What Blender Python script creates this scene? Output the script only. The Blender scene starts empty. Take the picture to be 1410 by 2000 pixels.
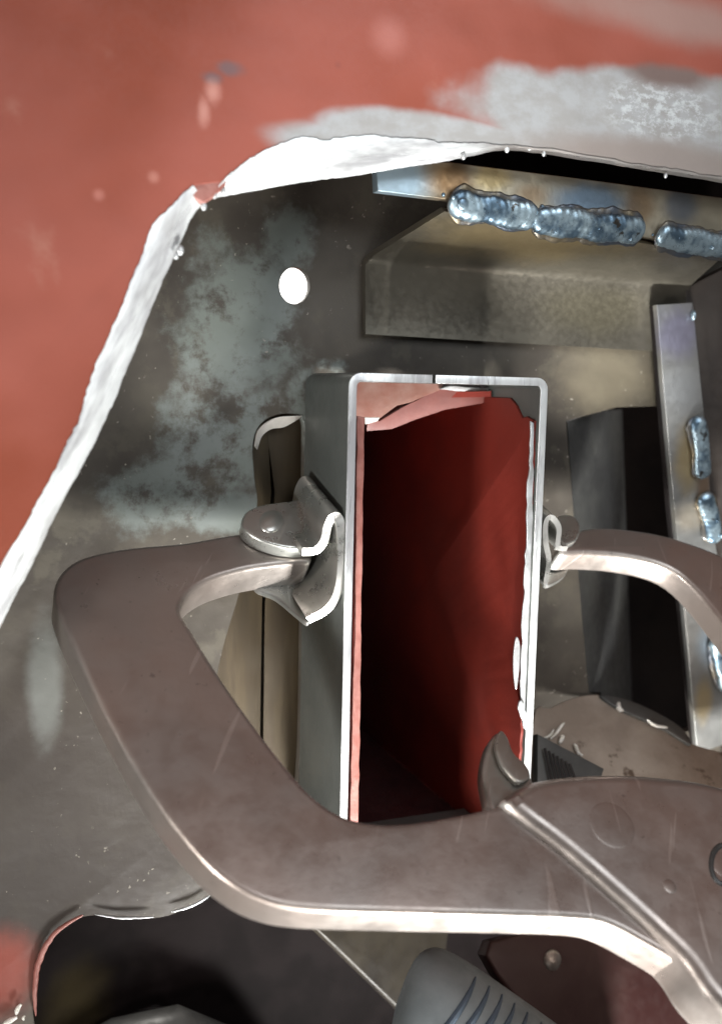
import bpy, bmesh, math, random
from mathutils import Vector, Matrix, noise
rnd = random.Random(7)
scn = bpy.context.scene
COL = scn.collection
R = math.radians
S = 0.000145                      # metres per unit (one unit is about one photo pixel at the sleeve's mouth)

# ------------------------------------------------------------------ camera
YAW, PITCH, ROLL, FOC = R(22), R(-7.0), R(1.3), 2000.0
Fw = Vector((math.sin(YAW)*math.cos(PITCH), math.cos(YAW)*math.cos(PITCH), math.sin(PITCH)))
Rt0 = Vector((math.cos(YAW), -math.sin(YAW), 0))
Up0 = Rt0.cross(Fw)
Rt = Rt0*math.cos(ROLL) + Up0*math.sin(ROLL)
Up = Up0*math.cos(ROLL) - Rt0*math.sin(ROLL)
CAM = -(Fw*2000 + Rt*165 - Up*160)          # in units
cd = bpy.data.cameras.new('camera'); cam = bpy.data.objects.new('camera', cd); COL.objects.link(cam)
m3 = Matrix((Rt, Up, -Fw)).transposed()
cam.matrix_world = Matrix.Translation(CAM*S) @ m3.to_4x4()
cd.sensor_fit = 'HORIZONTAL'; cd.sensor_width = 36; cd.lens = 36*FOC/1410
cd.clip_start = 0.005; cd.clip_end = 50
cd.dof.use_dof = True; cd.dof.focus_distance = 2010*S; cd.dof.aperture_fstop = 13
scn.camera = cam

# ------------------------------------------------------------------ world and lamps
w = bpy.data.worlds.new('World'); scn.world = w; w.use_nodes = True
wn = w.node_tree; bg = wn.nodes['Background']
tc = wn.nodes.new('ShaderNodeTexCoord'); nz = wn.nodes.new('ShaderNodeTexNoise'); nz.inputs['Scale'].default_value = 1.6
cr = wn.nodes.new('ShaderNodeValToRGB')
cr.color_ramp.elements[0].position = .38; cr.color_ramp.elements[0].color = (.10,.085,.08,1)
cr.color_ramp.elements[1].position = .66; cr.color_ramp.elements[1].color = (.46,.46,.45,1)
wn.links.new(tc.outputs['Generated'], nz.inputs['Vector']); wn.links.new(nz.outputs['Fac'], cr.inputs['Fac'])
sx = wn.nodes.new('ShaderNodeSeparateXYZ'); wn.links.new(tc.outputs['Generated'], sx.inputs[0])
mr = wn.nodes.new('ShaderNodeMapRange'); mr.interpolation_type = 'SMOOTHSTEP'; mr.inputs[1].default_value = .1; mr.inputs[2].default_value = .8; wn.links.new(sx.outputs['Z'], mr.inputs[0])
mx = wn.nodes.new('ShaderNodeMix'); mx.data_type = 'RGBA'; mx.inputs[7].default_value = (.62, .36, .28, 1)      # the red painted vehicle body above
wn.links.new(mr.outputs[0], mx.inputs[0]); wn.links.new(cr.outputs['Color'], mx.inputs[6]); wn.links.new(mx.outputs[2], bg.inputs['Color']); bg.inputs['Strength'].default_value = 0.46
def lamp(name, loc, target, size, power, col, sy=None, spread=180):
    l = bpy.data.lights.new(name, 'AREA'); l.size = size; l.energy = power; l.color = col; l.spread = R(spread)
    if sy: l.shape = 'RECTANGLE'; l.size_y = sy
    o = bpy.data.objects.new(name, l); COL.objects.link(o); o.location = loc
    o.rotation_euler = (Vector(target)-Vector(loc)).to_track_quat('-Z', 'Y').to_euler(); return o
lamp('work_lamp_low', (-0.18, -0.36, -0.33), (0.0, 0.0, -0.02), 0.22, 1.1, (1, .97, .93))
lamp('under_fill_light', (0.03, -0.20, -0.38), (0.05, -0.055, -0.09), 0.10, 1.6, (1, 1, .97), spread=62)  # added light that brightens the arm's underside, narrowed to spare the plate
lamp('work_lamp_high', (0.08, -0.50, 0.30), (0.0, 0.0, 0.02), 0.30, 1.8, (.86, .94, 1))
lamp('side_fill_light', (-0.42, -0.24, -0.12), (-0.05, -0.02, -0.03), 0.08, 0.17, (1, .98, .95), spread=50)  # added fill that brightens the outer left edge of the arm
lamp('lamp_behind_plate', (-0.02, 0.12, 0.20), (-0.10, 0.30, 0.12), 0.10, 4.0, (1, .97, .93))
scn.view_settings.view_transform = 'Standard'; scn.view_settings.look = 'None'
scn.view_settings.exposure = 0; scn.view_settings.gamma = 1

# ------------------------------------------------------------------ measuring helpers
def ray(px, py): return Fw*FOC + Rt*(px-705) - Up*(py-1000)
def hit(px, py, p0, n):
    d = ray(px, py); t = (p0-CAM).dot(n)/d.dot(n); return CAM + d*t
def P(px, py, y): return hit(px, py, Vector((0, y, 0)), Vector((0, 1, 0)))
class Frame:
    def __init__(s, o, ux, uy):
        s.o = o; s.ux = ux.normalized(); s.n = s.ux.cross(uy).normalized(); s.uy = s.n.cross(s.ux)
    def to2(s, px, py, off=0):
        p = hit(px, py, s.o + s.n*off, s.n) - s.o; return (p.dot(s.ux), p.dot(s.uy))
    def w(s, x, y, z=0): return s.o + s.ux*x + s.uy*y + s.n*z
    def hit(s, px, py, off=0): return hit(px, py, s.o + s.n*off, s.n)
def FY(y): return Frame(Vector((0, y, 0)), Vector((1, 0, 0)), Vector((0, 0, 1)))    # n = -Y, towards the viewer
def smooth(pts, k=5, closed=True):
    out = []; n = len(pts)
    for i in range(n if closed else n-1):
        g = lambda j: Vector(pts[j % n]) if closed else Vector(pts[max(0, min(n-1, j))])
        p0, p1, p2, p3 = g(i-1), g(i), g(i+1), g(i+2)
        for q in range(k):
            t = q/k
            out.append(tuple(.5*((2*p1)+(p2-p0)*t+(2*p0-5*p1+4*p2-p3)*t*t+(3*p1-p0-3*p2+p3)*t**3)))
    if not closed: out.append(tuple(pts[-1]))
    return out
def jag(pts, step, amp, seed=0):
    r = random.Random(seed); out = [pts[0]]
    for a, b in zip(pts, pts[1:]):
        L = math.hypot(b[0]-a[0], b[1]-a[1]); k = max(1, int(L/step))
        for i in range(1, k+1):
            t = i/k; j = amp*(r.random()-.5)*2 if i < k else 0
            nx, ny = -(b[1]-a[1])/L, (b[0]-a[0])/L
            out.append((a[0]+(b[0]-a[0])*t+nx*j, a[1]+(b[1]-a[1])*t+ny*j))
    return out

# ------------------------------------------------------------------ objects
def empty(name, label, cat, p, group=None):
    o = bpy.data.objects.new(name, None); COL.objects.link(o); o.location = p*S; o.empty_display_size = .01
    o['label'] = label; o['category'] = cat
    if group: o['group'] = group
    return o
def link(name, me, m, parent=None, smooth_angle=35, label=None, cat=None, kind=None):
    me.name = name
    o = bpy.data.objects.new(name, me); COL.objects.link(o)
    me.materials.clear(); me.materials.append(m)
    for p in me.polygons: p.use_smooth = True
    me.set_sharp_from_angle(angle=R(smooth_angle))
    if parent:
        base = Vector((0, 0, 0)); q = parent
        while q: base = base + q.location; q = q.parent
        me.transform(Matrix.Translation(-base)); o.parent = parent
    else:
        c = sum((v.co for v in me.vertices), Vector())/len(me.vertices)
        me.transform(Matrix.Translation(-c)); o.location = c
    if label: o['label'] = label
    if cat: o['category'] = cat
    if kind: o['kind'] = kind
    return o
def from_bm(bm):
    bmesh.ops.recalc_face_normals(bm, faces=bm.faces)
    me = bpy.data.meshes.new('m'); bm.to_mesh(me); bm.free(); me.transform(Matrix.Scale(S, 4)); return me
def slab_me(fr, loops, thick, bev=2, off=0, res=3, raw=False):
    """Closed outlines (photo pixels measured on the frame's plane, later loops cut holes) as a solid slab with rounded
    edges; its front face is 'off' in front of the frame's plane and the slab goes back by 'thick'."""
    cu = bpy.data.curves.new('c', 'CURVE'); cu.dimensions = '2D'; cu.fill_mode = 'BOTH'
    for lp in loops:
        sp = cu.splines.new('POLY'); sp.points.add(len(lp)-1); sp.use_cyclic_u = True
        for i, q in enumerate(lp):
            x, y = q if raw else fr.to2(q[0], q[1], off); sp.points[i].co = (x, y, 0, 1)
    cu.extrude = max(.01, thick/2-bev); cu.bevel_depth = bev; cu.bevel_resolution = res; cu.offset = -bev
    o = bpy.data.objects.new('c', cu); COL.objects.link(o)
    bpy.context.view_layer.update()
    me = bpy.data.meshes.new_from_object(o.evaluated_get(bpy.context.evaluated_depsgraph_get()))
    bpy.data.objects.remove(o); bpy.data.curves.remove(cu)
    M = Matrix((fr.ux, fr.uy, fr.n)).transposed().to_4x4()
    M.translation = fr.o + fr.n*(off-thick/2)
    me.transform(M); me.transform(Matrix.Scale(S, 4)); 
    bm = bmesh.new(); bm.from_mesh(me); bmesh.ops.remove_doubles(bm, verts=bm.verts, dist=S*.02)
    bmesh.ops.recalc_face_normals(bm, faces=bm.faces); bm.to_mesh(me); bm.free()
    return me
def slab(name, fr, loops, thick, m, parent=None, bev=2, off=0, res=3, **k):
    return link(name, slab_me(fr, loops, thick, bev, off, res), m, parent, **k)
def sheet_bm(rows, thick_vec=None, bm=None):
    """grid of points -> surface; thick_vec gives it a back."""
    bm = bm or bmesh.new()
    A = [[bm.verts.new(p) for p in r] for r in rows]
    for i in range(len(A)-1):
        for j in range(len(A[0])-1): bm.faces.new((A[i][j], A[i][j+1], A[i+1][j+1], A[i+1][j]))
    if thick_vec is not None:
        B = [[bm.verts.new(v.co+thick_vec) for v in r] for r in A]
        nI, nJ = len(A), len(A[0])
        for i in range(nI-1):
            for j in range(nJ-1): bm.faces.new((B[i][j], B[i+1][j], B[i+1][j+1], B[i][j+1]))
        for j in range(nJ-1):
            for i in (0, nI-1): bm.faces.new((A[i][j], A[i][j+1], B[i][j+1], B[i][j]))
        for i in range(nI-1):
            for j in (0, nJ-1): bm.faces.new((A[i][j], A[i+1][j], B[i+1][j], B[i][j]))
    return bm
def bent_strip(path, width_vec, thick, r=0):
    """sheet-metal strip: profile path of 3D points, swept by width_vec, with real thickness."""
    n = len(path); wv = Vector(width_vec); bm = bmesh.new(); rows = []
    for i, p in enumerate(path):
        t = (path[min(n-1, i+1)]-path[max(0, i-1)]).normalized(); nn = t.cross(wv).normalized()
        rows.append((p+nn*thick/2, p-nn*thick/2))
    K = 6; A = []
    for a, b in rows:
        ring = [bm.verts.new(a+wv*k/K) for k in range(K+1)] + [bm.verts.new(b+wv*k/K) for k in range(K, -1, -1)]
        A.append(ring)
    L = len(A[0])
    for i in range(n-1):
        for j in range(L): bm.faces.new((A[i][j], A[i][(j+1) % L], A[i+1][(j+1) % L], A[i+1][j]))
    bm.faces.new(A[0]); bm.faces.new(A[-1][::-1])
    bmesh.ops.recalc_face_normals(bm, faces=bm.faces)
    ed = [e for e in bm.edges if len(e.link_faces) == 2 and e.calc_face_angle(0) > R(50)]
    bmesh.ops.bevel(bm, geom=ed, offset=thick*.25, segments=2, affect='EDGES', clamp_overlap=True)
    return bm
def dome(c, axis, r, h, bm=None, seg=28, rings=7, squash=1.0, side=None):
    bm = bm or bmesh.new(); axis = axis.normalized()
    a = side.normalized() if side is not None else axis.orthogonal().normalized(); b = axis.cross(a)
    prev = None
    for k in range(rings+1):
        t = k/rings*math.pi/2; rr, hh = r*math.cos(t), h*math.sin(t)
        if k == rings:
            v = bm.verts.new(c+axis*h)
            for j in range(seg): bm.faces.new((prev[j], prev[(j+1) % seg], v))
            break
        ring = [bm.verts.new(c+axis*hh+a*rr*math.cos(2*math.pi*j/seg)+b*rr*squash*math.sin(2*math.pi*j/seg)) for j in range(seg)]
        if prev:
            for j in range(seg): bm.faces.new((prev[j], prev[(j+1) % seg], ring[(j+1) % seg], ring[j]))
        prev = ring
    return bm
def tube(path, rad, seg=16, bm=None, caps=True, squash=1.0, up=None):
    bm = bm or bmesh.new(); n = len(path); prev = None; first = None
    for i, p in enumerate(path):
        t = (path[min(n-1, i+1)]-path[max(0, i-1)]).normalized()
        a = (up if up is not None else Vector((0, -1, 0.01))); a = (a-t*a.dot(t)).normalized(); b = t.cross(a)
        rr = rad(i/(n-1)) if callable(rad) else rad
        ring = [bm.verts.new(p+a*rr*squash*math.cos(2*math.pi*j/seg)+b*rr*math.sin(2*math.pi*j/seg)) for j in range(seg)]
        if prev:
            for j in range(seg): bm.faces.new((prev[j], prev[(j+1) % seg], ring[(j+1) % seg], ring[j]))
        else: first = ring
        prev = ring
    if caps: bm.faces.new(first[::-1]); bm.faces.new(prev)
    return bm
def bead(path, rad, seed, normal=Vector((0, -1, 0)), pitch=13, spatter=0, flat=.48):
    """weld bead: ripples pushed along the run, uneven width, round ends."""
    r = random.Random(seed); bm = bmesh.new(); dense = []
    for a, b in zip(path, path[1:]):
        L = (b-a).length; k = max(1, int(L/2.2))
        dense += [a.lerp(b, i/k) for i in range(k)]
    dense.append(path[-1]); n = len(dense); tot = sum((b-a).length for a, b in zip(dense, dense[1:]))
    seg = 22; prev = None; first = None; s = 0
    for i, p in enumerate(dense):
        t = (dense[min(n-1, i+3)]-dense[max(0, i-3)]).normalized()
        a = (normal-t*normal.dot(t)).normalized(); b = t.cross(a)
        if i: s += (dense[i]-dense[i-1]).length
        e = min(1, s/(rad*.9), (tot-s)/(rad*.9)); e = math.sqrt(max(0.02, 1-(1-e)**2))
        ring = []
        for j in range(seg):
            an = 2*math.pi*j/seg; c, q = math.cos(an), math.sin(an)
            ss = s - 9*(1-q*q)                       # crescents
            ph = (ss/pitch+.45*noise.noise(Vector((ss*.03, seed, 0)))) % 1
            rip = .98+.035*(.5-.5*math.cos(ph*2*math.pi))
            wob = 1+.30*noise.noise(Vector((s*.018, seed*3.1, q*.8)))+.07*noise.noise(Vector((s*.07, q*2, seed*1.7)))
            rr = rad*e*rip*wob
            ring.append(bm.verts.new(p+a*rr*flat*c+b*rr*q))
        if prev:
            for j in range(seg): bm.faces.new((prev[j], prev[(j+1) % seg], ring[(j+1) % seg], ring[j]))
        else: first = ring
        prev = ring
    bm.faces.new(first[::-1]); bm.faces.new(prev)
    for k in range(spatter):
        q = dense[r.randrange(n)]; rr = r.choice((2, 3, 3, 4, 5))
        off = Vector((r.uniform(-1, 1), 0, r.uniform(-1, 1)))*rad*1.0
        c = q+off+normal*rad*(.5 if off.length < rad*.7 else .05)
        bmesh.ops.create_uvsphere(bm, u_segments=8, v_segments=6, radius=rr, matrix=Matrix.Translation(c))
    return bm

# ------------------------------------------------------------------ materials
class NT:
    def __init__(s, name):
        s.m = bpy.data.materials.new(name); s.m.use_nodes = True; s.t = s.m.node_tree
        s.b = s.t.nodes['Principled BSDF']; s.pos = s.t.nodes.new('ShaderNodeNewGeometry').outputs['Position']
    def n(s, k, **kw):
        x = s.t.nodes.new(k)
        for a, b in kw.items(): setattr(x, a, b)
        return x
    def put(s, sock, v):
        if hasattr(v, 'default_value') or hasattr(v, 'is_output'): s.t.links.new(v, sock)
        else: sock.default_value = v if not isinstance(v, tuple) or len(v) == 4 or sock.type == 'VECTOR' else (*v, 1)
    def math(s, op, a, b=0, clamp=False):
        x = s.n('ShaderNodeMath', operation=op, use_clamp=clamp); s.put(x.inputs[0], a); s.put(x.inputs[1], b); return x.outputs[0]
    def noise(s, scale, detail=5, rough=.55, stretch=None, dist=0, vec=None, rot=None):
        v = vec or s.pos
        if stretch or rot:
            mp = s.n('ShaderNodeMapping'); s.put(mp.inputs['Vector'], v)
            if rot: mp.vector_type = 'TEXTURE'; stretch = tuple(1/q for q in stretch)
            if stretch: mp.inputs['Scale'].default_value = stretch
            if rot: mp.inputs['Rotation'].default_value = rot
            v = mp.outputs[0]
        x = s.n('ShaderNodeTexNoise'); s.put(x.inputs['Vector'], v); x.inputs['Scale'].default_value = scale
        x.inputs['Detail'].default_value = detail; x.inputs['Roughness'].default_value = rough; x.inputs['Distortion'].default_value = dist
        return x.outputs['Fac']
    def ramp(s, v, a, b, lo=0., hi=1.):
        x = s.n('ShaderNodeMapRange', interpolation_type='SMOOTHSTEP'); s.put(x.inputs[0], v)
        for i, q in enumerate((a, b, lo, hi)): x.inputs[i+1].default_value = q
        return x.outputs[0]
    def mix(s, f, a, b):
        x = s.n('ShaderNodeMix', data_type='RGBA'); s.put(x.inputs[0], f); s.put(x.inputs[6], a); s.put(x.inputs[7], b); return x.outputs[2]
    def blob(s, c, rad, inner=.3, wob=None, amt=.5):
        """1 inside an ellipsoid round the point c (units), 0 outside, its border broken up by wob."""
        a = s.n('ShaderNodeVectorMath', operation='SUBTRACT'); s.put(a.inputs[0], s.pos); a.inputs[1].default_value = c*S
        d = s.n('ShaderNodeVectorMath', operation='DIVIDE'); s.put(d.inputs[0], a.outputs[0]); d.inputs[1].default_value = tuple(q*S for q in rad)
        l = s.n('ShaderNodeVectorMath', operation='LENGTH'); s.put(l.inputs[0], d.outputs[0]); v = l.outputs['Value']
        if wob is not None: v = s.math('ADD', v, s.math('MULTIPLY', s.math('SUBTRACT', wob, .5), amt*2))
        return s.ramp(v, 1.0, inner)
    def bump(s, h, strength=.3, dist=.0003, prev=None):
        x = s.n('ShaderNodeBump'); s.put(x.inputs['Height'], h); x.inputs['Strength'].default_value = strength; x.inputs['Distance'].default_value = dist
        if prev is not None: s.put(x.inputs['Normal'], prev)
        return x.outputs[0]
    def done(s, col, rough, metal, normal=None, coat=0, spec=None):
        s.put(s.b.inputs['Base Color'], col); s.put(s.b.inputs['Roughness'], rough); s.put(s.b.inputs['Metallic'], metal)
        if normal is not None: s.put(s.b.inputs['Normal'], normal)
        if spec is not None: s.b.inputs['Specular IOR Level'].default_value = spec
        return s.m

def steel(name, a, b, scale=40, rough=(.3, .5), metal=.85, bump=.25, stretch=None, spots=None):
    t = NT(name); n1 = t.noise(scale, 6, .6, stretch); n2 = t.noise(scale*9, 4, .6, stretch)
    c = t.mix(t.ramp(n1, .35, .65), a, b)
    if spots: c = t.mix(t.ramp(t.noise(scale*2.3, 6, .65), .58, .68), c, spots)
    return t.done(c, t.ramp(n2, .3, .7, *rough), metal, t.bump(n2, bump, .0002, t.bump(n1, .3, .0008)))

# bright metal fresh from the grinder: fine scratches across the run
def ground(name, rot, bright=.86, dark=.42):
    t = NT(name); sc = t.noise(700, 3, .6, (1, 1, .05), rot=rot); n = t.noise(90, 5, .65, (1, 1, .22), rot=rot); w = t.noise(25, 4, .6)
    c = t.mix(t.ramp(n, .44, .62), (bright*.97, bright, bright), (dark, dark, dark*1.03))
    c = t.mix(t.ramp(sc, .60, .72, 0, .55), c, (.22, .22, .23)); c = t.mix(t.ramp(w, .56, .70, 0, .5), c, (.40, .39, .38))
    if 'top' in name: c = t.mix(t.math('MULTIPLY', t.blob(P(1260, 320, -70), (400, 1e4, 200), .75, w, .3), .9), c, (.17, .15, .14))
    return t.done(c, t.ramp(sc, .3, .7, .26, .46), .55, t.bump(sc, .3, .0002))
M = {}
M['ground'] = ground('ground_steel', (0, R(27), 0), .90, .50)
M['ground_top'] = ground('ground_steel_top', (0, R(80), 0), .86, .42)
M['ground_tube'] = ground('cut_steel_end', (0, R(2), 0), .80, .42)
M['edge'] = steel('sawn_edge_steel', (.62, .64, .65), (.38, .38, .38), 150, (.3, .5), .6, .4)

def red_primer():
    t = NT('red_oxide_primer'); big = t.noise(14, 3, .5); mid = t.noise(60, 5, .6); fine = t.noise(900, 3, .6)
    c = t.mix(t.ramp(big, .38, .62), (.155, .032, .015), (.215, .058, .040))
    c = t.mix(t.ramp(mid, .62, .8, 0, .35), c, (.30, .16, .12))
    wob = t.noise(40, 4, .5)
    g = t.blob(P(1330, 250, -80), (560, 10000, 118), .80, wob, .30)
    g = t.math('MAXIMUM', g, t.blob(P(650, 275, -80), (150, 10000, 42), .5, wob, .30))
    g = t.math('MAXIMUM', g, t.blob(P(880, 285, -80), (330, 10000, 62), .72, wob, .30))
    grc = t.mix(t.ramp(t.noise(150, 5, .6, (1, 1, 1.6)), .38, .66), (.25, .245, .24), (.29, .295, .30))
    tx = t.math('MULTIPLY', t.blob(P(1290, 215, -80), (190, 10000, 75), .4, wob, .4), t.ramp(t.noise(260, 6, .7, (1, 1, 1.6)), .45, .62))
    grc = t.mix(tx, grc, (.42, .44, .45))
    grc = t.mix(t.blob(P(1290, 320, -80), (430, 10000, 62), .4, wob, .3), grc, (.22, .19, .175))
    grc = t.mix(t.blob(P(1300, 130, -80), (160, 10000, 50), .4, wob, .4), grc, (.14, .10, .09))
    c = t.mix(g, c, grc)
    dirt = t.blob(P(1320, 30, -80), (420, 10000, 70), .2, wob, .5)
    c = t.mix(t.math('MULTIPLY', dirt, .55), c, (.24, .20, .18))
    wb = t.noise(150, 5, .6)
    chip = t.math('MAXIMUM', t.blob(P(448, 132, -80), (30, 10000, 17), .2, wb, .45), t.blob(P(415, 152, -80), (24, 10000, 15), .2, wb, .45))
    c = t.mix(t.math('MULTIPLY', chip, .8), c, (.10, .07, .075))
    chip2 = t.math('MAXIMUM', t.blob(P(416, 178, -80), (22, 10000, 28), .1, wb, .4), t.blob(P(397, 216, -80), (16, 10000, 36), .1, wb, .4))
    c = t.mix(t.math('MULTIPLY', chip2, .5), c, (.48, .25, .21))
    for (x, y, r, cc) in ((660, 126, 9, (.14, .04, .03)), (300, 345, 14, (.42, .2, .16)), (193, 380, 14, (.4, .17, .14)), (760, 70, 50, (.36, .15, .13))):
        c = t.mix(t.math('MULTIPLY', t.blob(P(x, y, -80), (r, 10000, r), .1), .4), c, cc)
    nb = t.bump(big, 1.0, .004, t.bump(mid, .25, .0006, t.bump(fine, .18, .00015)))
    met = t.math('MULTIPLY', g, .25)
    return t.done(c, t.ramp(fine, .3, .7, .5, .6), met, nb, spec=.25)
M['primer'] = red_primer()
def primer_in():
    t = NT('red_primer_inside'); mid = t.noise(50, 5, .6); fine = t.noise(700, 3)
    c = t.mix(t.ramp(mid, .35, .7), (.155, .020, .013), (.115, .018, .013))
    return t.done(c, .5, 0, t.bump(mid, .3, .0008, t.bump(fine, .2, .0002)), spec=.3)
M['primer_in'] = primer_in()
M['shadered'] = steel('shaded_red_primer', (.022, .006, .007), (.035, .010, .010), 40, (.4, .6), 0, .2)  # darker copy of the inside primer: deep shade put into the colour
M['primer_flap'] = steel('dull_red_primer', (.085, .018, .013), (.12, .028, .02), 60, (.5, .6), 0, .3)
M['primer_edge'] = steel('chipped_primer_edge', (.20, .065, .05), (.27, .115, .095), 220, (.4, .6), .1, .4)
M['primer_pale'] = steel('pale_overspray', (.19, .075, .055), (.25, .15, .125), 60, (.4, .6), .1, .3)

def mill():
    t = NT('mottled_mill_scale'); Y = 262
    w1 = t.noise(60, 9, .68); w2 = t.noise(170, 8, .7); w3 = t.noise(26, 4, .5)
    base = t.mix(t.ramp(w3, .4, .6), (.050, .043, .036), (.080, .070, .058))
    base = t.mix(t.math('MULTIPLY', t.ramp(t.noise(75, 7, .65), .50, .62), .5), base, (.095, .085, .066))
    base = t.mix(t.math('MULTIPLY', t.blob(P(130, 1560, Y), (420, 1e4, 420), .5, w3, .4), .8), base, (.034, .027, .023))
    g = t.blob(P(470, 620, Y), (150, 1e4, 190), .55, w1, 1.0)
    for (x, y, rx, ry) in ((470, 850, 210, 130), (330, 960, 170, 90), (620, 780, 90, 70), (560, 470, 70, 90), (430, 1000, 120, 60), (650, 715, 40, 20)):
        g = t.math('MAXIMUM', g, t.blob(P(x, y, Y), (rx, 1e4, ry), .5, w1, 1.0))
    g2 = t.math('MULTIPLY', g, t.ramp(t.noise(95, 8, .7, dist=.1), .36, .54, .0, 1))
    grey = t.mix(t.ramp(w3, .35, .65), (.125, .137, .123), (.19, .207, .195))
    c = t.mix(g2, base, grey)
    sm = t.blob(P(90, 1330, Y), (45, 1e4, 170), .4, w1, .4)
    c = t.mix(t.math('MULTIPLY', sm, .6), c, (.16, .17, .16))
    ol = t.math('MULTIPLY', t.blob(P(1200, 740, Y), (230, 1e4, 150), .2, w1, .5), .6)
    c = t.mix(ol, c, (.17, .145, .10))
    # pinprick bare spots
    sp = t.math('MULTIPLY', t.ramp(t.noise(620, 2, .5), .70, .76), t.ramp(w1, .45, .6))
    c = t.mix(t.math('MULTIPLY', sp, .6), c, (.35, .32, .27))
    rd = t.blob(P(0, 1900, Y), (95, 1e4, 130), .3, w1, .3)
    c = t.mix(rd, c, (.20, .05, .035))
    return t.done(c, t.ramp(w2, .3, .7, .42, .58), t.math('MULTIPLY', g2, .15), t.bump(w2, .35, .0005, t.bump(w3, .4, .003)), spec=.16)
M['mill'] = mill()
M['olive'] = None
def olive():
    t = NT('oily_olive_steel'); n1 = t.noise(70, 5, .6, (1, 1, .12)); n2 = t.noise(300, 5, .6, (1, 1, .1)); n3 = t.noise(30, 3)
    c = t.mix(t.ramp(n1, .4, .62), (.040, .028, .015), (.075, .055, .030)); c = t.mix(t.ramp(n2, .6, .72, 0, .6), c, (.05, .035, .022))
    c = t.mix(t.ramp(n3, .5, .7, 0, .6), c, (.065, .052, .036))
    return t.done(c, .45, .5, t.bump(n2, .3, .0004))
M['olive'] = olive()
def heat(name, spots, base=(.30, .29, .25), fr_y=60):
    """bright steel with the straw, brown and blue rings that welding leaves"""
    t = NT(name); w1 = t.noise(70, 5, .6); w2 = t.noise(500, 4, .6)
    c = t.mix(t.ramp(t.noise(30, 4, .5), .4, .6), base, tuple(q*.72 for q in base))
    for (x, y, rx, ry, cc, amt) in spots:
        c = t.mix(t.math('MULTIPLY', t.blob(P(x, y, fr_y), (rx, 1e4, ry), .25, w1, .4), amt), c, cc)
    return t.done(c, t.ramp(w2, .3, .7, .30, .45), .7, t.bump(w2, .3, .0002))
BLUE = (.17, .25, .34); STRAW = (.44, .33, .16); RUST = (.22, .11, .035); VIO = (.24, .23, .32)
M['heat_bar'] = heat('heat_tinted_bar', ((770, 350, 110, 70, (.33, .43, .50), .95), (880, 350, 75, 60, RUST, .8), (960, 345, 60, 40, STRAW, .9), (1040, 380, 60, 30, RUST, .55),
    (1150, 390, 130, 50, BLUE, .9), (1250, 400, 50, 60, RUST, .6), (1330, 400, 60, 60, (.10, .13, .18), .7)), (.42, .37, .28), 40)
M['heat_bent'] = heat('heat_tinted_bracket', ((1000, 470, 300, 50, STRAW, .6), (1250, 480, 220, 40, (.30, .24, .14), .6), (1200, 600, 200, 80, (.19, .17, .115), .6)), (.185, .168, .135), 150)
M['heat_upright'] = heat('heat_tinted_upright', ((1320, 650, 90, 90, VIO, .8), (1330, 760, 80, 80, (.36, .37, .38), .7), (1345, 890, 60, 110, STRAW, .75), (1350, 1010, 80, 50, (.40, .35, .28), .8),
    (1390, 1250, 60, 90, (.34, .42, .50), .9), (1375, 1370, 40, 80, STRAW, .7), (1375, 950, 30, 60, RUST, .6)), (.33, .33, .32), 200)
def weldm():
    t = NT('weld_metal'); n = t.noise(160, 5, .6); f = t.noise(700, 4, .6)
    c = t.mix(t.ramp(n, .38, .60), (.09, .14, .19), (.34, .44, .50)); c = t.mix(t.ramp(t.noise(260, 4), .64, .7), c, (.05, .045, .04))
    return t.done(c, t.ramp(f, .3, .7, .26, .42), .75, t.bump(f, .15, .0002, t.bump(n, .25, .0004)))
M['weld'] = weldm()
M['toe'] = steel('burnt_weld_toe', (.07, .085, .11), (.15, .12, .075), 90, (.3, .45), .6, .4)
def clampm(name, a, b, metal=.72, rough=(.27, .42)):
    t = NT(name); n = t.noise(22, 3, .5); m = t.noise(120, 6, .65); f = t.noise(1300, 3, .6)
    c = t.mix(t.ramp(n, .38, .62), a, b); c = t.mix(t.ramp(m, .60, .75, 0, .25), c, tuple(q*.65 for q in a))
    sc = t.noise(260, 2, .5, (1, .06, .06), rot=(.3, .5, .2)); sc2 = t.noise(330, 2, .5, (.05, 1, .09), rot=(.2, .4, 1.1))
    s_ = t.math('MAXIMUM', t.ramp(sc, .69, .72), t.ramp(sc2, .70, .73))
    c = t.mix(t.math('MULTIPLY', t.ramp(t.noise(420, 3, .6), .66, .74), .5), c, (.10, .085, .075))
    c = t.mix(t.math('MULTIPLY', s_, .35), c, tuple(min(1, q*1.9) for q in b))
    pt = t.n('ShaderNodeNewGeometry').outputs['Pointiness']
    c = t.mix(t.math('MULTIPLY', t.ramp(pt, .515, .56), t.ramp(m, .38, .55)), c, (.62, .61, .58))
    return t.done(c, t.ramp(m, .3, .7, *rough), metal, t.bump(f, .12, .0001, t.bump(m, .2, .0005, t.bump(s_, .3, .0001))))
M['clamp'] = clampm('satin_nickel_plate', (.285, .235, .208), (.25, .222, .203))
M['clampshade'] = clampm('shaded_nickel_plate', (.22, .205, .18), (.18, .165, .15))  # darker copy of the clamp plate: shade on tongue and link in the colour
M['bare'] = steel('bright_white_steel', (.9, .86, .80), (.8, .76, .7), 200, (.3, .45), .15, .2)
M['pad'] = clampm('bright_nickel_plate', (.40, .40, .375), (.27, .27, .25), .85, (.24, .36))
M['sleeve'] = steel('grey_tube_skin', (.105, .115, .108), (.135, .145, .135), 30, (.40, .5), .45, .15)
M['dark'] = steel('dark_shade_steel', (.010, .008, .008), (.017, .013, .012), 40, (.6, .75), 0, .2)  # near black: shade behind gaps and openings put into colour; also serrations
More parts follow.
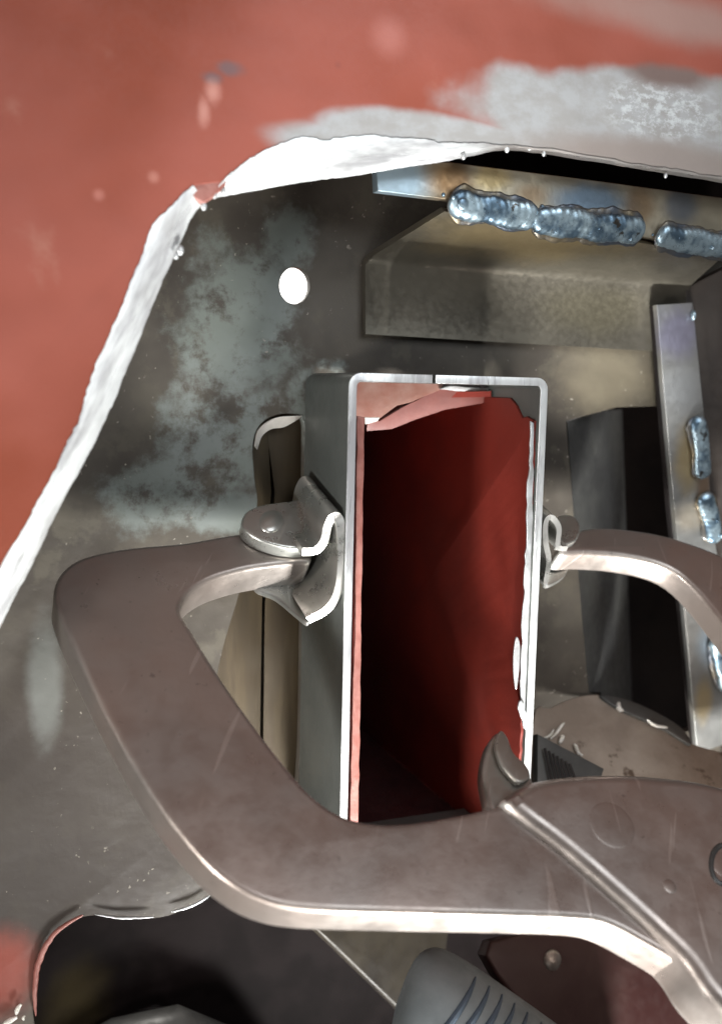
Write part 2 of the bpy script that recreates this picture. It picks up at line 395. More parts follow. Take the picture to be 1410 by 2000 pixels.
M['dark'].node_tree.nodes['Principled BSDF'].inputs['Specular IOR Level'].default_value = .15
M['darkgrey'] = steel('dark_grey_steel', (.04, .04, .04), (.075, .075, .07), 30, (.4, .6), .4, .3)
M['brown'] = steel('brown_dusty_steel', (.27, .225, .185), (.36, .31, .26), 50, (.4, .6), .4, .3, spots=(.10, .07, .05))
M['shav'] = steel('bright_shaving', (.92, .90, .85), (.7, .68, .6), 300, (.2, .35), .3, .2)
M['olivestain'] = steel('olive_stained_steel', (.014, .011, .009), (.035, .028, .018), 20, (.5, .6), .2, .3)
def stained():
    t = NT('olive_stained_panel'); w1 = t.noise(60, 5, .6)
    c = t.mix(t.ramp(w1, .4, .6), (.006, .004, .004), (.010, .007, .007))
    c = t.mix(t.math('MULTIPLY', t.blob(P(150, 1960, 480), (110, 1e4, 130), .1, w1, .5), .9), c, (.05, .038, .018))
    return t.done(c, .6, 0, t.bump(w1, .3, .001), spec=.05)
M['wall'] = steel('white_workshop_wall', (.82, .81, .80), (.76, .76, .75), 5, (.7, .8), 0, .1)
M['grip'] = steel('grey_rubber', (.10, .115, .12), (.16, .175, .18), 40, (.5, .65), 0, .2)
M['gripdark'] = steel('blue_black_rubber', (.03, .045, .065), (.05, .07, .095), 40, (.45, .6), 0, .2)
M['darkred'] = steel('dark_red_steel', (.035, .012, .011), (.05, .025, .022), 30, (.35, .5), .2, .2)

# ------------------------------------------------------------------ wall behind (seen through the drilled hole)
bm = sheet_bm([[Vector((x, 2100, z)) for x in (-5000, 0, 4000)] for z in (-3500, 0, 3500)])
link('wall', from_bm(bm), M['wall'], kind='structure')

# ------------------------------------------------------------------ backing plate (mottled) with hole, slot, window and lower opening
Y1 = 262
bp = empty('backing_plate', 'mottled grey and brown plate with a round hole and a slot, behind the clamp', 'steel plate', P(400, 1200, Y1))
hole = smooth([(576+30*math.cos(a), 557+36*math.sin(a)) for a in [i*math.pi/6 for i in range(12)]], 3)
slot = smooth([(502, 1000), (497, 930), (494, 870), (506, 832), (535, 812), (570, 808), (592, 822), (594, 900), (590, 1200), (582, 1520), (550, 1600), (440, 1580), (415, 1450), (428, 1300), (470, 1150)], 4)
low = smooth([(-60, 2300), (60, 2080), (64, 1960), (74, 1890), (100, 1830), (140, 1800), (190, 1789), (260, 1795), (330, 1790), (410, 1752), (520, 1722), (700, 1690), (1000, 1700), (1150, 1800), (1180, 2300)], 4)
win = [(1106, 822), (1205, 795), (1420, 790), (1450, 1400), (1300, 1440), (1150, 1352), (1135, 1180)]
inn = [(632, 748), (985, 748), (966, 1655), (613, 1655)]
outer = [(-900, -300), (1900, -300), (1900, 2600), (-900, 2600)]
slotcut = [p for p in slot]
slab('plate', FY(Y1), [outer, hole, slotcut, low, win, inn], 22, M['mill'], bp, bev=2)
# pale strips added along the cuts: lit edges of slot and opening put into colour
def rim(name, pts, y, r, m, parent, lab=None):
    path = [P(a, b, y) for a, b in pts]
    return link(name, from_bm(tube(path, lambda t: r*(.25+.75*math.sin(math.pi*min(1, max(0, t)))**.6), 10)), m, parent, label=lab)
def ribbon(name, a, b, ya, yb, m, parent, back=10, lab=None):
    rows = [[P(x, y, ya) for x, y in a], [P(x, y, yb) for x, y in b]]
    return link(name, from_bm(sheet_bm(rows, Vector((0, back, 0)))), m, parent, label=lab)
ribbon('cut_edge', smooth([(498, 872), (504, 842), (522, 824), (548, 814), (590, 812)], 5, False), smooth([(503, 878), (512, 852), (530, 838), (555, 834), (584, 818)], 5, False), 256, 275, M['bare'], bp, 6, 'bright rim added to the slot for its lit edge')
rim('cut_edge', jag(smooth([(70, 1985), (68, 1935), (76, 1880), (100, 1832), (130, 1806), (162, 1788)], 4, False), 6, 1.2, 3), 250, 6, M['primer_edge'], bp, 'pale rim of the lower opening')
rim('cut_edge', jag(smooth([(185, 1787), (240, 1794), (300, 1792)], 4, False), 6, 1, 4), 250, 3, M['edge'], bp)
rim('cut_edge', jag(smooth([(335, 1782), (375, 1770), (410, 1750)], 4, False), 6, 1, 5), 250, 3, M['edge'], bp)

# rear panels seen through the slot, window and opening
slab('rear_sheet', FY(300), [[(300, 700), (515, 700), (530, 960), (512, 1180), (505, 1660), (250, 1660)]], 14, M['olive'], None, bev=1,
     label='olive brown oily sheet behind the slot, left of its dark vertical gap', cat='steel sheet')
slab('rear_sheet', FY(304), [[(500, 700), (605, 700), (598, 1660), (511, 1660), (518, 1180), (537, 960)]], 14, M['olive'], None, bev=1,
     label='olive brown oily sheet behind the slot, between its dark vertical gap and the sleeve', cat='steel sheet')
slab('shade_liner', FY(1150), [[(250, 650), (1560, 700), (1560, 2400), (-500, 2400), (-500, 1500), (250, 1500)]], 20, M['dark'], None, bev=1,  # added black sheet, stands for the shade inside the openings
     label='black sheet added as the shade deep behind the openings', cat='steel sheet')
slab('rear_shade_liner', FY(330), [[(300, 740), (590, 740), (580, 1640), (300, 1640)]], 8, M['dark'], None, bev=1,  # added backing that keeps the gap between the rear sheets dark
     label='black sheet added as the shade in the vertical gap in the slot', cat='steel sheet')
# folded flap of the window on the right
fl = sheet_bm([[P(1108, 824, 262), P(1140, 812, 300), P(1180, 802, 380), P(1215, 800, 560)], [P(1120, 1000, 262), P(1150, 1000, 300), P(1190, 1000, 380), P(1222, 1000, 560)],
               [P(1148, 1352, 262), P(1172, 1352, 300), P(1205, 1400, 380), P(1235, 1400, 560)]], Vector((0, 12, 0)))
link('folded_flap', from_bm(fl), M['darkgrey'], None, label='dark grey folded steel flap inside the black recess right of the sleeve', cat='steel flap')

# dark lower things
br = Frame(P(150, 2000, 480), Vector((1, .1, 0)), Vector((0, .35, 1)))
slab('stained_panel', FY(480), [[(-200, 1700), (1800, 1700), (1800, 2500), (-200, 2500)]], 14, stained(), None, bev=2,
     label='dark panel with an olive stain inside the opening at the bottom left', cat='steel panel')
link('dark_hose', from_bm(tube([P(120, 2100, 420), P(230, 2040, 400), P(340, 2015, 390), P(450, 2060, 380), P(520, 2160, 380)], 55, 20)), M['darkgrey'], None,
     label='dark grey rounded hose at the bottom edge below the clamp arm', cat='hose')
slab('slanted_strip', Frame(P(700, 1900, 250), Vector((1, .2, -.7)), Vector((0, .3, 1))), [[(600, 1800), (880, 1800), (860, 1960), (800, 2000), (775, 1968), (655, 1852)]], 24, M['olivestain'], None, bev=7,
     label='stained brown strip slanting down from the clamp arm to the ribbed grip', cat='steel strip')

# ------------------------------------------------------------------ red front panel with ground edge
rp = empty('front_panel', 'red oxide primed steel panel with a brightly ground edge framing the work', 'steel panel', P(200, 300, -80))
Lo = smooth([(378, 362), (340, 392), (300, 440), (268, 520), (242, 590), (190, 705), (160, 800), (128, 875), (85, 955), (32, 1055), (-30, 1160), (-120, 1330), (-260, 1600)], 3, False)
Li = smooth([(400, 392), (372, 430), (345, 490), (312, 560), (285, 630), (250, 715), (215, 800), (180, 875), (135, 955), (88, 1050), (22, 1180), (-60, 1340), (-190, 1610)], 3, False)
To = smooth([(432, 352), (470, 322), (520, 292), (590, 268), (640, 272), (720, 262), (830, 274), (930, 281), (990, 282), (1100, 295), (1300, 328), (1420, 348), (1700, 398)], 3, False)
Ti = smooth([(412, 384), (440, 380), (520, 366), (600, 353), (680, 342), (760, 330), (850, 316), (930, 302), (990, 291), (1100, 303), (1300, 336), (1420, 356), (1700, 406)], 3, False)
def rough(pts, amp, seed, sub=4):
    out = []
    for i, (p, q) in enumerate(zip(pts, pts[1:])):
        for k in range(sub):
            t = k/sub; x, y = p[0]+(q[0]-p[0])*t, p[1]+(q[1]-p[1])*t
            L = math.hypot(q[0]-p[0], q[1]-p[1]) or 1
            d = amp*(1.2*noise.noise(Vector((x*.02, y*.02, seed)))+.7*noise.noise(Vector((x*.09, y*.09, seed)))+.5*noise.noise(Vector((x*.3, y*.3, seed))))
            out.append((x-(q[1]-p[1])/L*d, y+(q[0]-p[0])/L*d))
    out.append(pts[-1]); return out
Lo2, To2, Li2, Ti2 = rough(Lo, 3.4, 1.3), rough(To, 3.6, 2.7), rough(Li, 1.8, 5.1), rough(Ti, 1.2, 8.3)
slab('panel', FY(-80), [Lo2[::-1]+To2+[(1900, 400), (1900, -500), (-700, -500), (-700, 1600)]], 30, M['primer'], rp, bev=2)
def chamfer(name, a, b, m):
    rows = [[P(x, y, -81) for x, y in a], [P(x*.5+u*.5, y*.5+v*.5, -78) for (x, y), (u, v) in zip(a, b)], [P(u, v, -62) for u, v in b], [P(u, v, -50) for u, v in b]]
    return link(name, from_bm(sheet_bm(rows, Vector((0, 8, 0)))), m, rp)
chamfer('ground_edge', Lo2, Li2, M['ground'])['label'] = 'white ground edge down the left side'
chamfer('ground_edge', To2, Ti2, M['ground_top'])['label'] = 'ground edge along the top of the opening'
slab('corner_web', FY(-79), [[(372, 350), (438, 335), (450, 352), (420, 384), (398, 398), (366, 380)]], 30, M['primer_edge'], rp, bev=5)
# burrs
for (x, y, r) in ((398, 402, 5), (352, 488, 6), (344, 500, 4), (1034, 286, 5), (1036, 275, 4), (905, 304, 5), (990, 290, 5), (1062, 299, 4), (418, 378, 6), (436, 372, 5), (1300, 342, 4)):
    bm = bmesh.new(); bmesh.ops.create_icosphere(bm, subdivisions=2, radius=r, matrix=Matrix.Translation(P(x, y, -74)) @ Matrix.Diagonal((1, .8, 1.4, 1)))
    link('burr', from_bm(bm), M['edge'], rp)

def weld(path, rad, seed, nrm, pitch, spatter, parent):
    b = link('weld_bead', from_bm(bead(path, rad, seed, nrm, pitch, spatter)), M['weld'], parent, smooth_angle=70)
    back = nrm.normalized()*-5
    link('weld_toe', from_bm(bead([p+back for p in path], rad*1.32, seed+40, nrm, 40, 0, .20)), M['toe'], b, smooth_angle=70)
# ------------------------------------------------------------------ top bracket: bar, weld beads, bent plate
tb = empty('angle_bracket', 'bent steel bracket welded under a blue and straw heat tinted bar at the top right', 'bracket', P(1000, 650, 240))
slab('bar', FY(40), [[(736, 330), (800, 312), (880, 316), (1000, 331), (1150, 350), (1500, 398), (1500, 505), (1100, 435), (870, 388), (738, 372)]], 26, M['heat_bar'], tb, bev=2)
slab('shade_filler', FY(150), [[(700, 150), (1700, 150), (1700, 470), (1420, 480), (900, 400), (760, 345)]], 12, M['dark'], None, bev=1,  # added black sheet, stands for the shade above the bar
     label='black sheet added as the shade in the gap between the grey panel edge and the heat tinted bar', cat='steel sheet')
xl = P(714, 505, 235).x
def onx(px, py): # point on that pixel's ray at the bracket's left side
    d = ray(px, py); t = (xl-CAM.x)/d.x; return CAM+d*t
wl = P(872, 402, 36)
prof_px = [(714, 650, 232), (714, 505, 232)]
L1, L2 = P(714, 652, 236), P(714, 508, 236); Rr1, Rr2 = P(1345, 690, 236), P(1345, 560, 236)
T1, T2 = P(868, 412, 42), P(1412, 500, 42)
rows = [[L1.lerp(Rr1, i/8) for i in range(9)], [L2.lerp(Rr2, i/8) + Vector((0, 0, -8)) for i in range(9)]]
for f in (.12, .3, .6, 1):
    A, B = L2.lerp(T1, f), Rr2.lerp(T2, f); rows.append([A.lerp(B, i/8) for i in range(9)])
bm = sheet_bm(rows, Vector((0, 16, 10))); bmesh.ops.recalc_face_normals(bm, faces=bm.faces)
link('bent_plate', from_bm(bm), M['heat_bent'], tb, smooth_angle=60)
weld([P(876, 397, 28), P(960, 408, 26), P(1050, 425, 26)], 26, 1, Vector((0, -.9, -.3)), 14, 6, tb)
weld([P(1040, 430, 22), P(1140, 438, 22), P(1258, 452, 26)], 28, 2, Vector((0, -.9, -.3)), 15, 8, tb)
weld([P(1282, 462, 26), P(1350, 472, 26), P(1500, 490, 26)], 25, 3, Vector((0, -.9, -.3)), 13, 12, tb)
bm = bmesh.new()
for (x, y, r) in ((880, 398, 7),): dome(P(904, 398, 8), Vector((0, -1, -.2)), 12, 5, bm)
link('weld_crater', from_bm(bm), M['weld'], tb)

# right dark web behind the upright bar
slab('side_web', FY(235), [[(1338, 562), (1420, 520), (1700, 560), (1750, 1700), (1440, 1560), (1385, 1300)]], 24, steel('brown_web_steel', (.038, .030, .026), (.055, .044, .037), 30, (.4, .6), .3, .2), None, bev=3,
     label='dark brown steel web at the right edge behind the welded upright bar', cat='steel plate')
# upright bar
ub = empty('upright_bar', 'flat heat tinted upright bar with a lumpy weld down its right side', 'steel bar', P(1400, 1460, 200))
slab('bar', FY(200), [[(1283, 595), (1353, 590), (1374, 800), (1395, 1050), (1440, 1300), (1460, 1440), (1362, 1472), (1340, 1230), (1318, 1000), (1298, 780)]], 16, M['heat_upright'], ub, bev=1.5)
slab('spacer_bar', FY(218), [[(1276, 597), (1340, 592), (1400, 1440), (1356, 1465), (1330, 1200), (1308, 1000), (1290, 780)]], 16, M['dark'], ub, bev=1.5)
weld([P(1362, 812, 186), P(1368, 860, 186), P(1374, 935, 186)], 19, 5, Vector((-.1, -1, 0)), 13, 5, ub)
weld([P(1376, 962, 186), P(1388, 1010, 186), P(1398, 1060, 186)], 23, 6, Vector((-.1, -1, 0)), 13, 4, ub)
weld([P(1400, 1240, 186), P(1410, 1290, 186), P(1425, 1350, 186)], 24, 8, Vector((-.1, -1, 0)), 13, 4, ub)
bm = bmesh.new(); bmesh.ops.create_icosphere(bm, subdivisions=3, radius=10, matrix=Matrix.Translation(P(1354, 615, 194)) @ Matrix.Diagonal((.6, .7, 1.2, 1)))
link('weld_drip', from_bm(bm), M['weld'], ub)

# ------------------------------------------------------------------ sleeve: folded rectangular tube with an open seam at the top
F0 = FY(0)
c = [F0.to2(*q) for q in ((682, 726), (1071, 739), (1047, 1560), (668, 1600))]
xL, xR = c[0][0], c[1][0]; zT = (c[0][1]+c[1][1])/2; zB = c[3][1]-150
def rr(x0, x1, z0, z1, r, k=6):
    pts = []
    for (cx, cz, a0) in ((x1-r, z1-r, 0), (x0+r, z1-r, 90), (x0+r, z0+r, 180), (x1-r, z0+r, 270)):
        for i in range(k+1):
            a = R(a0+90*i/k); pts.append((cx+r*math.cos(a), cz+r*math.sin(a)))
    return pts
WALL = 16
gx = F0.to2(848, 735)[0]
Oo = rr(xL, xR, zB, zT, 24); Ii = rr(xL+WALL, xR-WALL, zB+WALL, zT-WALL, 9)
k = 7     # start each loop at the seam: outer goes counter-clockwise from the top right corner
loop = [(gx-3.5, zT)] + Oo[7:] + Oo[:7] + [(gx+3.5, zT), (gx+3.5, zT-WALL)] + (Ii[7:] + Ii[:7])[::-1] + [(gx-3.5, zT-WALL)]
sl = empty('square_tube_sleeve', 'grey rectangular tube end with bright cut rim and split seam, gripped by the clamp', 'steel tube', Vector(((xL+xR)/2, 130, zB)))
link('tube_wall', slab_me(F0, [loop], 246, 1.5, -2, 2, raw=True), M['sleeve'], sl)
link('cut_rim', slab_me(F0, [loop], 2.4, 1.0, 0.2, 2, raw=True), M['ground_tube'], sl)

# ------------------------------------------------------------------ red inner channel
ic = empty('inner_channel', 'red primed inner channel with torn edges nested inside the tube sleeve', 'steel channel', Vector(((xL+xR)/2, 400, zB+40)))
Xl = P(707, 1000, 14).x; Xr = P(1034, 1000, 14).x
def onX(px, py, X): d = ray(px, py); return CAM+d*((X-CAM.x)/d.x)
zt = P(712, 818, 14).z; zb = P(900, 1700, 14).z
FR = Frame(Vector((Xr, 0, 0)), Vector((0, 1, 0)), Vector((0, 0, 1)))     # right wall: n = +X
def wallloop(front, back, ztop, zbot, notch=None):
    q = [(front, zbot)]
    zz = zbot; r = random.Random(3)
    while zz < ztop-12: zz += 11; q.append((front+r.uniform(-2.5, 2.5), zz))
    q += notch or [(front, ztop)]
    q += [(back, ztop+44), (back, zbot)]
    return q
nz_ = P(1035, 822, 14).z
link('right_wall', slab_me(FR, [wallloop(12, 1050, nz_, zb, [(12, nz_), (40, nz_+8), (60, nz_+4), (85, nz_+30), (110, nz_+44)])], 13, 1.5, 13, 2, raw=True), M['primer_in'], ic)
FL = Frame(Vector((Xl, 0, 0)), Vector((0, 1, 0)), Vector((0, 0, 1)))
link('left_wall', slab_me(FL, [wallloop(12, 1050, zt, zb)], 13, 1.5, 0, 2, raw=True), M['primer_in'], ic)
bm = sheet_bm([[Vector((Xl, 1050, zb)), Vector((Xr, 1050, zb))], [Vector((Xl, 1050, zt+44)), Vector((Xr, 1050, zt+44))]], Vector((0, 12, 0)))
link('end_wall', from_bm(bm), M['shadered'], ic)
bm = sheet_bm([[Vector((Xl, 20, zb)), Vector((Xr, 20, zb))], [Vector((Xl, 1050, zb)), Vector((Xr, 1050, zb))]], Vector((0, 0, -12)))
link('bottom_wall', from_bm(bm), M['shadered'], ic)
bm = sheet_bm([[Vector((Xl, 330, zt+30)), Vector((Xr, 190, zt+44))], [Vector((Xl, 1050, zt+30)), Vector((Xr, 1050, zt+44))]], Vector((0, 0, 12)))
link('top_wall', from_bm(bm), M['primer_in'], ic)
# torn rims of its walls
def rimslab(name, pts, y, th, m, lab=None, par=None):
    return slab(name, FY(y), [pts], th, m, par or ic, bev=1.5, label=lab)
lft = jag([(698, 812), (696, 1000), (694, 1200), (688, 1400), (684, 1608)], 18, .8, 2); lft2 = jag([(700, 1608), (704, 1400), (706, 1200), (709, 1000), (713, 815)], 22, 1.1, 9)
rimslab('left_rim', lft+lft2, 8, 5, M['primer_edge'])
ra = jag([(1036, 822), (1034, 900), (1029, 1000), (1027, 1100), (1020, 1240), (1016, 1330), (1018, 1370), (1028, 1460)], 14, 2.2, 4)
rb = jag([(1034, 1490), (1042, 1420), (1036, 1300), (1036, 1200), (1040, 1050), (1042, 940), (1043, 826)], 18, 1.4, 8)
rimslab('right_rim', ra+rb, 8, 5, M['edge'], 'jagged bare metal rim')
rimslab('torn_sliver', smooth([(1010, 1244), (1005, 1262), (1003, 1300), (1006, 1340), (1010, 1345), (1014, 1310), (1016, 1262)], 3), 4, 5, M['edge'])
rimslab('torn_sliver', jag([(1014, 1372), (1012, 1385), (1022, 1410), (1028, 1450), (1034, 1448), (1032, 1410), (1026, 1380), (1018, 1368), (1014, 1372)], 7, 2.5, 12), 2, 5, M['edge'])
# torn flap of the top wall
FT = Frame(P(880, 800, 230), Vector((1, 0, 0)), Vector((0, -.35, 1)))
slab('torn_flap', FT, [[(718, 818), (742, 822)]+jag([(768, 806), (800, 788), (862, 758), (905, 760), (950, 768)], 16, 1.2, 3)+[(975, 776), (940, 788), (870, 800), (810, 820), (765, 838), (716, 842)]], 8, M['primer_flap'], ic, bev=1)
slab('torn_flap_rim', FT, [jag([(858, 760), (880, 754), (915, 757), (960, 762), (975, 772)], 10, 1.5, 4)+jag([(966, 774), (950, 770), (915, 765), (880, 762)], 9, 1.5, 6)], 5, M['edge'], ic, off=5, bev=1, label='bright bare rim of the torn flap')
link('torn_curl', from_bm(tube(smooth([tuple(FT.hit(x, y, 8)) for x, y in ((975, 772), (990, 784), (998, 800), (1003, 812), (1016, 816))], 4, False) and [Vector(q) for q in smooth([tuple(FT.hit(x, y, 8)) for x, y in ((975, 772), (990, 784), (998, 800), (1003, 812), (1016, 816))], 4, False)], 4.5, 10)), M['primer_edge'], ic)
ring = [FT.hit(965+9*math.cos(a), 769+9*math.sin(a), 10) for a in [i*math.pi/8 for i in range(15)]]
link('curled_ring', from_bm(tube(ring, 2.2, 8)), M['edge'], ic)
slab('pale_patch', FY(215), [[(690, 740), (870, 745), (858, 762), (800, 786), (775, 792), (740, 818), (690, 820)]], 8, M['primer_pale'], ic, bev=1)
slab('bright_lip', FY(150), [[(712, 815), (742, 815), (738, 822), (714, 829)]], 6, M['bare'], ic, bev=1)

# ------------------------------------------------------------------ ledge at the lower right, with shavings
FG = Frame(P(1200, 1450, 150), Vector((1, .05, -.08)), Vector((0, .9, .75)))
lg = empty('lower_ledge', 'dusty beige steel ledge at the lower right below the black recess', 'steel ledge', P(1200, 1500, 150))
slab('ledge_plate', FG, [smooth([(1040, 1410), (1075, 1382), (1110, 1366), (1150, 1357), (1185, 1362), (1250, 1400), (1350, 1452), (1500, 1510), (1560, 1700), (1040, 1700)], 4)], 16, M['brown'], lg, bev=4)
slab('raised_rim', FG, [smooth([(1172, 1357), (1230, 1368), (1290, 1395), (1335, 1425), (1350, 1455), (1300, 1425), (1250, 1402), (1210, 1385)], 4)], 16, M['darkgrey'], lg, bev=3, off=8)
slab('serrated_block', Frame(P(1080, 1500, 60), Vector((1, .1, 0)), Vector((0, .5, 1))), [[(1050, 1434), (1180, 1502), (1160, 1560), (1050, 1560)]], 20, M['darkgrey'], lg, bev=2)
bm = bmesh.new()
for i in range(7):
    a = Frame(P(1080, 1500, 56), Vector((1, .1, 0)), Vector((0, .5, 1)))
    x = 1064+i*8; tube([a.hit(x, 1462+i*5, 6), a.hit(x+14, 1530, 6)], 3, 8, bm)
link('serrations', from_bm(bm), M['dark'], lg)
for i, (x, y, x2, y2, r, lab) in enumerate(((1075, 1440, 1104, 1412, 4, 'curled white metal shaving, longest of those beside the sleeve on the ledge'), (1090, 1450, 1104, 1436, 6, 'stubby bright metal shaving just below the longest one on the ledge'),
     (1118, 1455, 1138, 1474, 5, 'hooked bright metal shaving nearest the clamp housing'), (1208, 1376, 1214, 1388, 7, 'small white bead of metal at the back edge of the ledge'), (1266, 1408, 1300, 1424, 4, 'thin bright sliver lying along the raised rim of the ledge'),
     (1066, 1440, 1080, 1428, 3, 'tiny bright shaving touching the right side of the sleeve'))):
    p = [FG.hit(x+(x2-x)*t+3*math.sin(t*4+i), y+(y2-y)*t+3*math.cos(t*5+i), 6 if i != 4 else 12) for t in (0, .25, .5, .75, 1)]
    o = link('metal_shaving', from_bm(tube(p, lambda t: r*(.5+.5*math.sin(math.pi*t)), 8)), M['shav'], None, label=lab, cat='shaving'); o['group'] = 'bright shavings on the ledge'

# ------------------------------------------------------------------ locking C-clamp
TILT = R(48)
tip = P(600, 1100, 95)
FC = Frame(tip, Vector((1, 0, 0)), Vector((0, math.sin(TILT), math.cos(TILT))))
cl = empty('locking_clamp', 'satin grey locking C clamp with swivel pads squeezing the tube sleeve', 'clamp', FC.hit(900, 1700))
TH = 84
armL = smooth([(610, 1078), (604, 1052), (580, 1044), (540, 1042), (470, 1040), (360, 1058), (250, 1068), (165, 1086), (124, 1112), (106, 1148), (112, 1190), (150, 1280), (222, 1425), (300, 1560), (380, 1665), (440, 1722), (510, 1760), (600, 1778), (800, 1785), (1000, 1790), (1130, 1795), (1190, 1806), (1260, 1842), (1330, 1884), (1420, 1950), (1560, 2060), (1640, 1980), (1500, 1780), (1300, 1640), (1080, 1560), (985, 1572), (900, 1590), (800, 1606), (725, 1606), (660, 1588), (602, 1545), (540, 1472), (480, 1392), (420, 1305), (378, 1236), (353, 1192), (368, 1160), (410, 1132), (475, 1112), (540, 1102), (585, 1098), (606, 1096)], 5)
slab('fixed_arm', FC, [armL], TH, M['clamp'], cl, bev=11, res=6, smooth_angle=50)
armR = smooth([(1096, 1058), (1120, 1038), (1170, 1028), (1260, 1036), (1340, 1056), (1430, 1095), (1560, 1190), (1660, 1330), (1720, 1500), (1740, 1750), (1500, 1800), (1420, 1640), (1540, 1560), (1530, 1420), (1470, 1300), (1400, 1200), (1340, 1132), (1290, 1102), (1220, 1086), (1150, 1080), (1096, 1080)], 5)
slab('moving_arm', FC, [armR], TH*.8, M['clamp'], cl, bev=13, res=6, smooth_angle=50)
hou = smooth([(992, 1570), (1003, 1545), (1040, 1522), (1110, 1510), (1200, 1506), (1300, 1512), (1400, 1528), (1560, 1580), (1720, 1700), (1900, 1900), (2000, 2150), (1800, 2250), (1600, 2120), (1410, 1965), (1345, 1880), (1290, 1825), (1200, 1742), (1100, 1655)], 5)
ho = slab('housing', FC, [hou], 118, M['clamp'], cl, bev=25, res=8, off=24, smooth_angle=50)
def rivet(px, py, r, h, off, par, name='rivet', m='clamp', fr=FC, sq=1.0, lab=None):
    return link(name, from_bm(dome(fr.hit(px, py, off), fr.n, r, h, squash=sq)), M[m], par, smooth_angle=60, label=lab)
rivet(1195, 1612, 42, 1.2, 23.9, ho); rivet(1308, 1732, 12, 1.6, 23.9, ho)
link('pivot_hole', from_bm(tube([FC.hit(1412+24*math.cos(a), 1690+38*math.sin(a), 23) for a in [i*math.pi/10 for i in range(21)]], 5, 10, up=FC.n)), M['darkgrey'], ho)
rivet(1412, 1690, 24, 1.5, 23.5, ho, 'pivot_pin')
slab('jaw_tongue', FC, [smooth([(972, 1430), (955, 1452), (945, 1500), (950, 1545), (968, 1590), (1040, 1580), (1040, 1520), (1000, 1490), (985, 1440)], 4)], 40, M['clampshade'], cl, off=-28, bev=9, res=4)
slab('inner_link', FC, [smooth([(978, 1426), (992, 1440), (1004, 1470), (1030, 1496), (1036, 1520), (1015, 1530), (996, 1515), (978, 1490), (968, 1450)], 4)], 16, M['clampshade'], cl, off=-12, bev=5, res=4)

def at(px, py, y): return P(px, py, y)
# left swivel pad: folded sheet: ear lying on the arm, up and over, pad face against the tube
lp = empty('swivel_pad', 'x', 'x', at(600, 1100, 80)); del lp['label']; del lp['category']; lp.parent = cl; lp.location = lp.location - cl.location
lp['label'] = 'swivel pad on the left side of the sleeve'
def densify(pts, k=5): return [Vector(q) for q in smooth([tuple(p) for p in pts], k, False)]
F2 = Frame(FC.o + FC.n*8, FC.ux, FC.uy)
ear = smooth([(470, 1022), (476, 1000), (500, 986), (545, 980), (575, 975), (640, 960), (664, 1000), (650, 1010), (642, 1045), (632, 1070), (600, 1078), (560, 1078), (515, 1066), (482, 1046)], 5)
slab('ear', F2, [smooth([(472, 1020), (482, 998), (512, 985), (560, 978), (640, 968), (648, 1000), (636, 1040), (622, 1064), (596, 1070), (556, 1068), (512, 1056), (482, 1038)], 5)], 34, M['pad'], lp, bev=6, res=5, off=27)
wv = Vector((0, 175, 52))
prof = densify([at(590, 1078, 50), at(616, 1076, 44), at(633, 1058, 34), at(640, 1028, 24), at(652, 1008, 14), at(664, 1018, 8), at(668, 1060, 7), at(667, 1110, 8), at(660, 1155, 14), at(640, 1190, 24), at(602, 1212, 40)], 4)
link('pad_fold', from_bm(bent_strip(prof, wv, 17)), M['pad'], lp, smooth_angle=45)
# lower ear behind the arm
slab('ear', Frame(FC.o-FC.n*(TH-12), FC.ux, FC.uy), [smooth([(500, 1120), (500, 1150), (540, 1168), (585, 1205), (604, 1216), (612, 1190), (608, 1150), (590, 1120)], 4)], 14, M['pad'], lp, bev=4, res=4)
rivet(530, 1019, 31, 9, 34.5, lp, 'rivet', 'pad', sq=.74)
# bright curled wing at the far top of the pad
# right swivel pad, seen nearly edge on
rp2 = empty('swivel_pad', 'swivel pad on the right side of the sleeve', 'x', at(1080, 1080, 80)); del rp2['category']; rp2.parent = cl; rp2.location = rp2.location - cl.location
prof = densify([at(1108, 1072, 40), at(1090, 1068, 38), at(1092, 1035, 36), at(1085, 1018, 36), at(1074, 1010, 36), at(1066, 1022, 38), at(1066, 1060, 40), at(1072, 1095, 44), at(1066, 1135, 50), at(1062, 1142, 50)], 4)
link('pad_fold', from_bm(bent_strip(prof, Vector((0, 110, 38)), 12)), M['pad'], rp2, smooth_angle=45)
slab('ear', F2, [smooth([(1088, 1012), (1110, 1004), (1128, 1014), (1134, 1034), (1124, 1056), (1100, 1064), (1086, 1060)], 5)], 20, M['pad'], rp2, bev=6, res=5, off=10)
slab('ear', Frame(FC.o-FC.n*(TH-18), FC.ux, FC.uy), [smooth([(1066, 1100), (1110, 1096), (1105, 1122), (1085, 1138), (1064, 1142)], 4)], 12, M['pad'], rp2, bev=4, res=4)

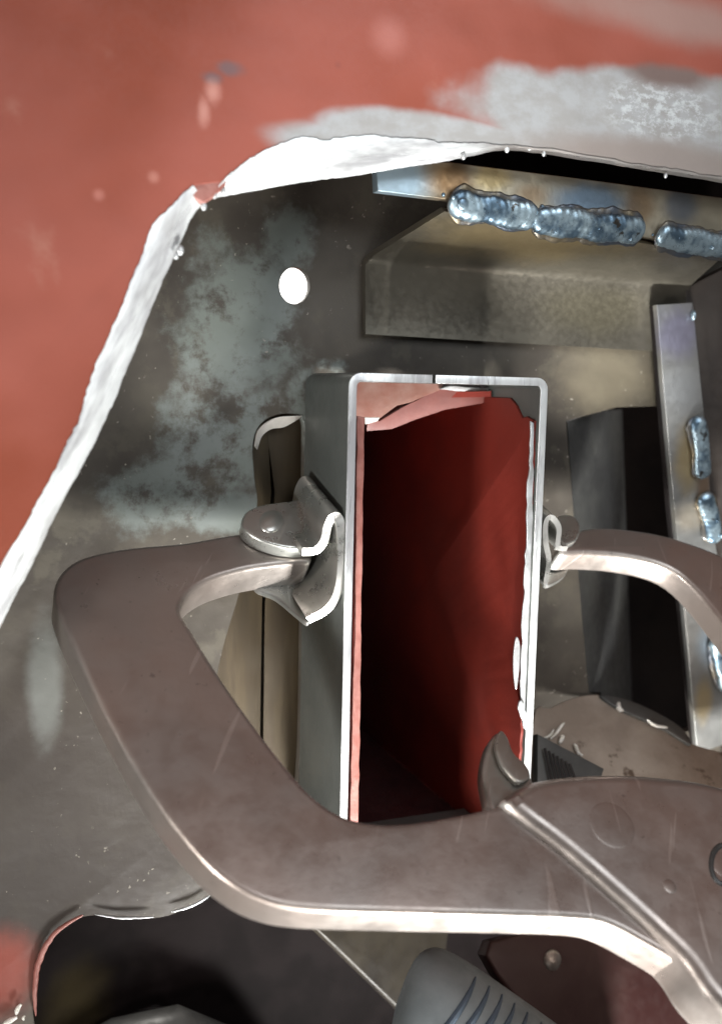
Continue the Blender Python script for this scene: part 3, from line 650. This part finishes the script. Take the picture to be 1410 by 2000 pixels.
# ------------------------------------------------------------------ ribbed grip and dark red link under the clamp
FH = Frame(P(930, 1960, -120), Vector((1, 0, -.25)), Vector((.1, .45, 1)))
slab('red_link', Frame(P(1100, 1940, -40), Vector((1, 0, -.3)), Vector((0, .4, 1))), [smooth([(960, 1840), (1300, 1840), (1420, 2000), (1450, 2200), (1150, 2200), (1040, 2000)], 4)], 40, M['darkred'], None, bev=8,
     label='dark red steel link with a small bolt in the shadow under the clamp arm', cat='steel link')
o = link('small_bolt', from_bm(dome(Frame(P(1100, 1940, -40), Vector((1, 0, -.3)), Vector((0, .4, 1))).hit(1078, 1876, 1), Vector((0, -1, .3)), 22, 12)), M['clamp'], None, label='small grey bolt head on the dark red link', cat='bolt')
rg = empty('ribbed_grip', 'grey ribbed grip with curved blue black grooves at the bottom edge', 'grip', P(900, 2050, -120))
path = densify([P(775, 1965, -20), P(835, 1990, -50), P(925, 2050, -90), P(1050, 2140, -150), P(1200, 2250, -200)], 8)
bm = tube(path, lambda t: 132*math.sqrt(max(.02, 1-(1-min(1, t/.22))**2)), 32)
link('grip_body', from_bm(bm), M['grip'], rg, smooth_angle=60)
n = len(path)
for i in range(8, n-3, 2):
    t = (path[i+1]-path[i-1]).normalized(); a = Vector((0, -1, .2)); a = (a-t*a.dot(t)).normalized(); b = t.cross(a)
    arc = [path[i]+(a*math.cos(q)+b*math.sin(q))*132+t*40*abs(math.sin(q)) for q in [R(-62+i2*124/14) for i2 in range(15)]]
    link('groove', from_bm(tube(arc, lambda u: 8*math.sin(math.pi*(.08+.84*u)), 8)), M['gripdark'], rg)
# shards at the bottom left corner
for i, (x, y, x2, y2, r, lab) in enumerate(((32, 1982, 42, 1962, 5, 'upper bright curl in the bottom left corner'), (5, 2005, 34, 1988, 6, 'lower longer bright shard in the bottom left corner'), (47, 1994, 49, 1985, 3, 'smallest bright speck in the bottom left corner'))):
    p = [P(x+(x2-x)*t-3*math.sin(t*3), y+(y2-y)*t, 245) for t in (0, .33, .66, 1)]
    o = link('metal_shaving', from_bm(tube(p, lambda t: r*(.5+.5*math.sin(math.pi*t)), 8)), M['shav'], None, label=lab, cat='shaving'); o['group'] = 'bright shards in the bottom left corner'
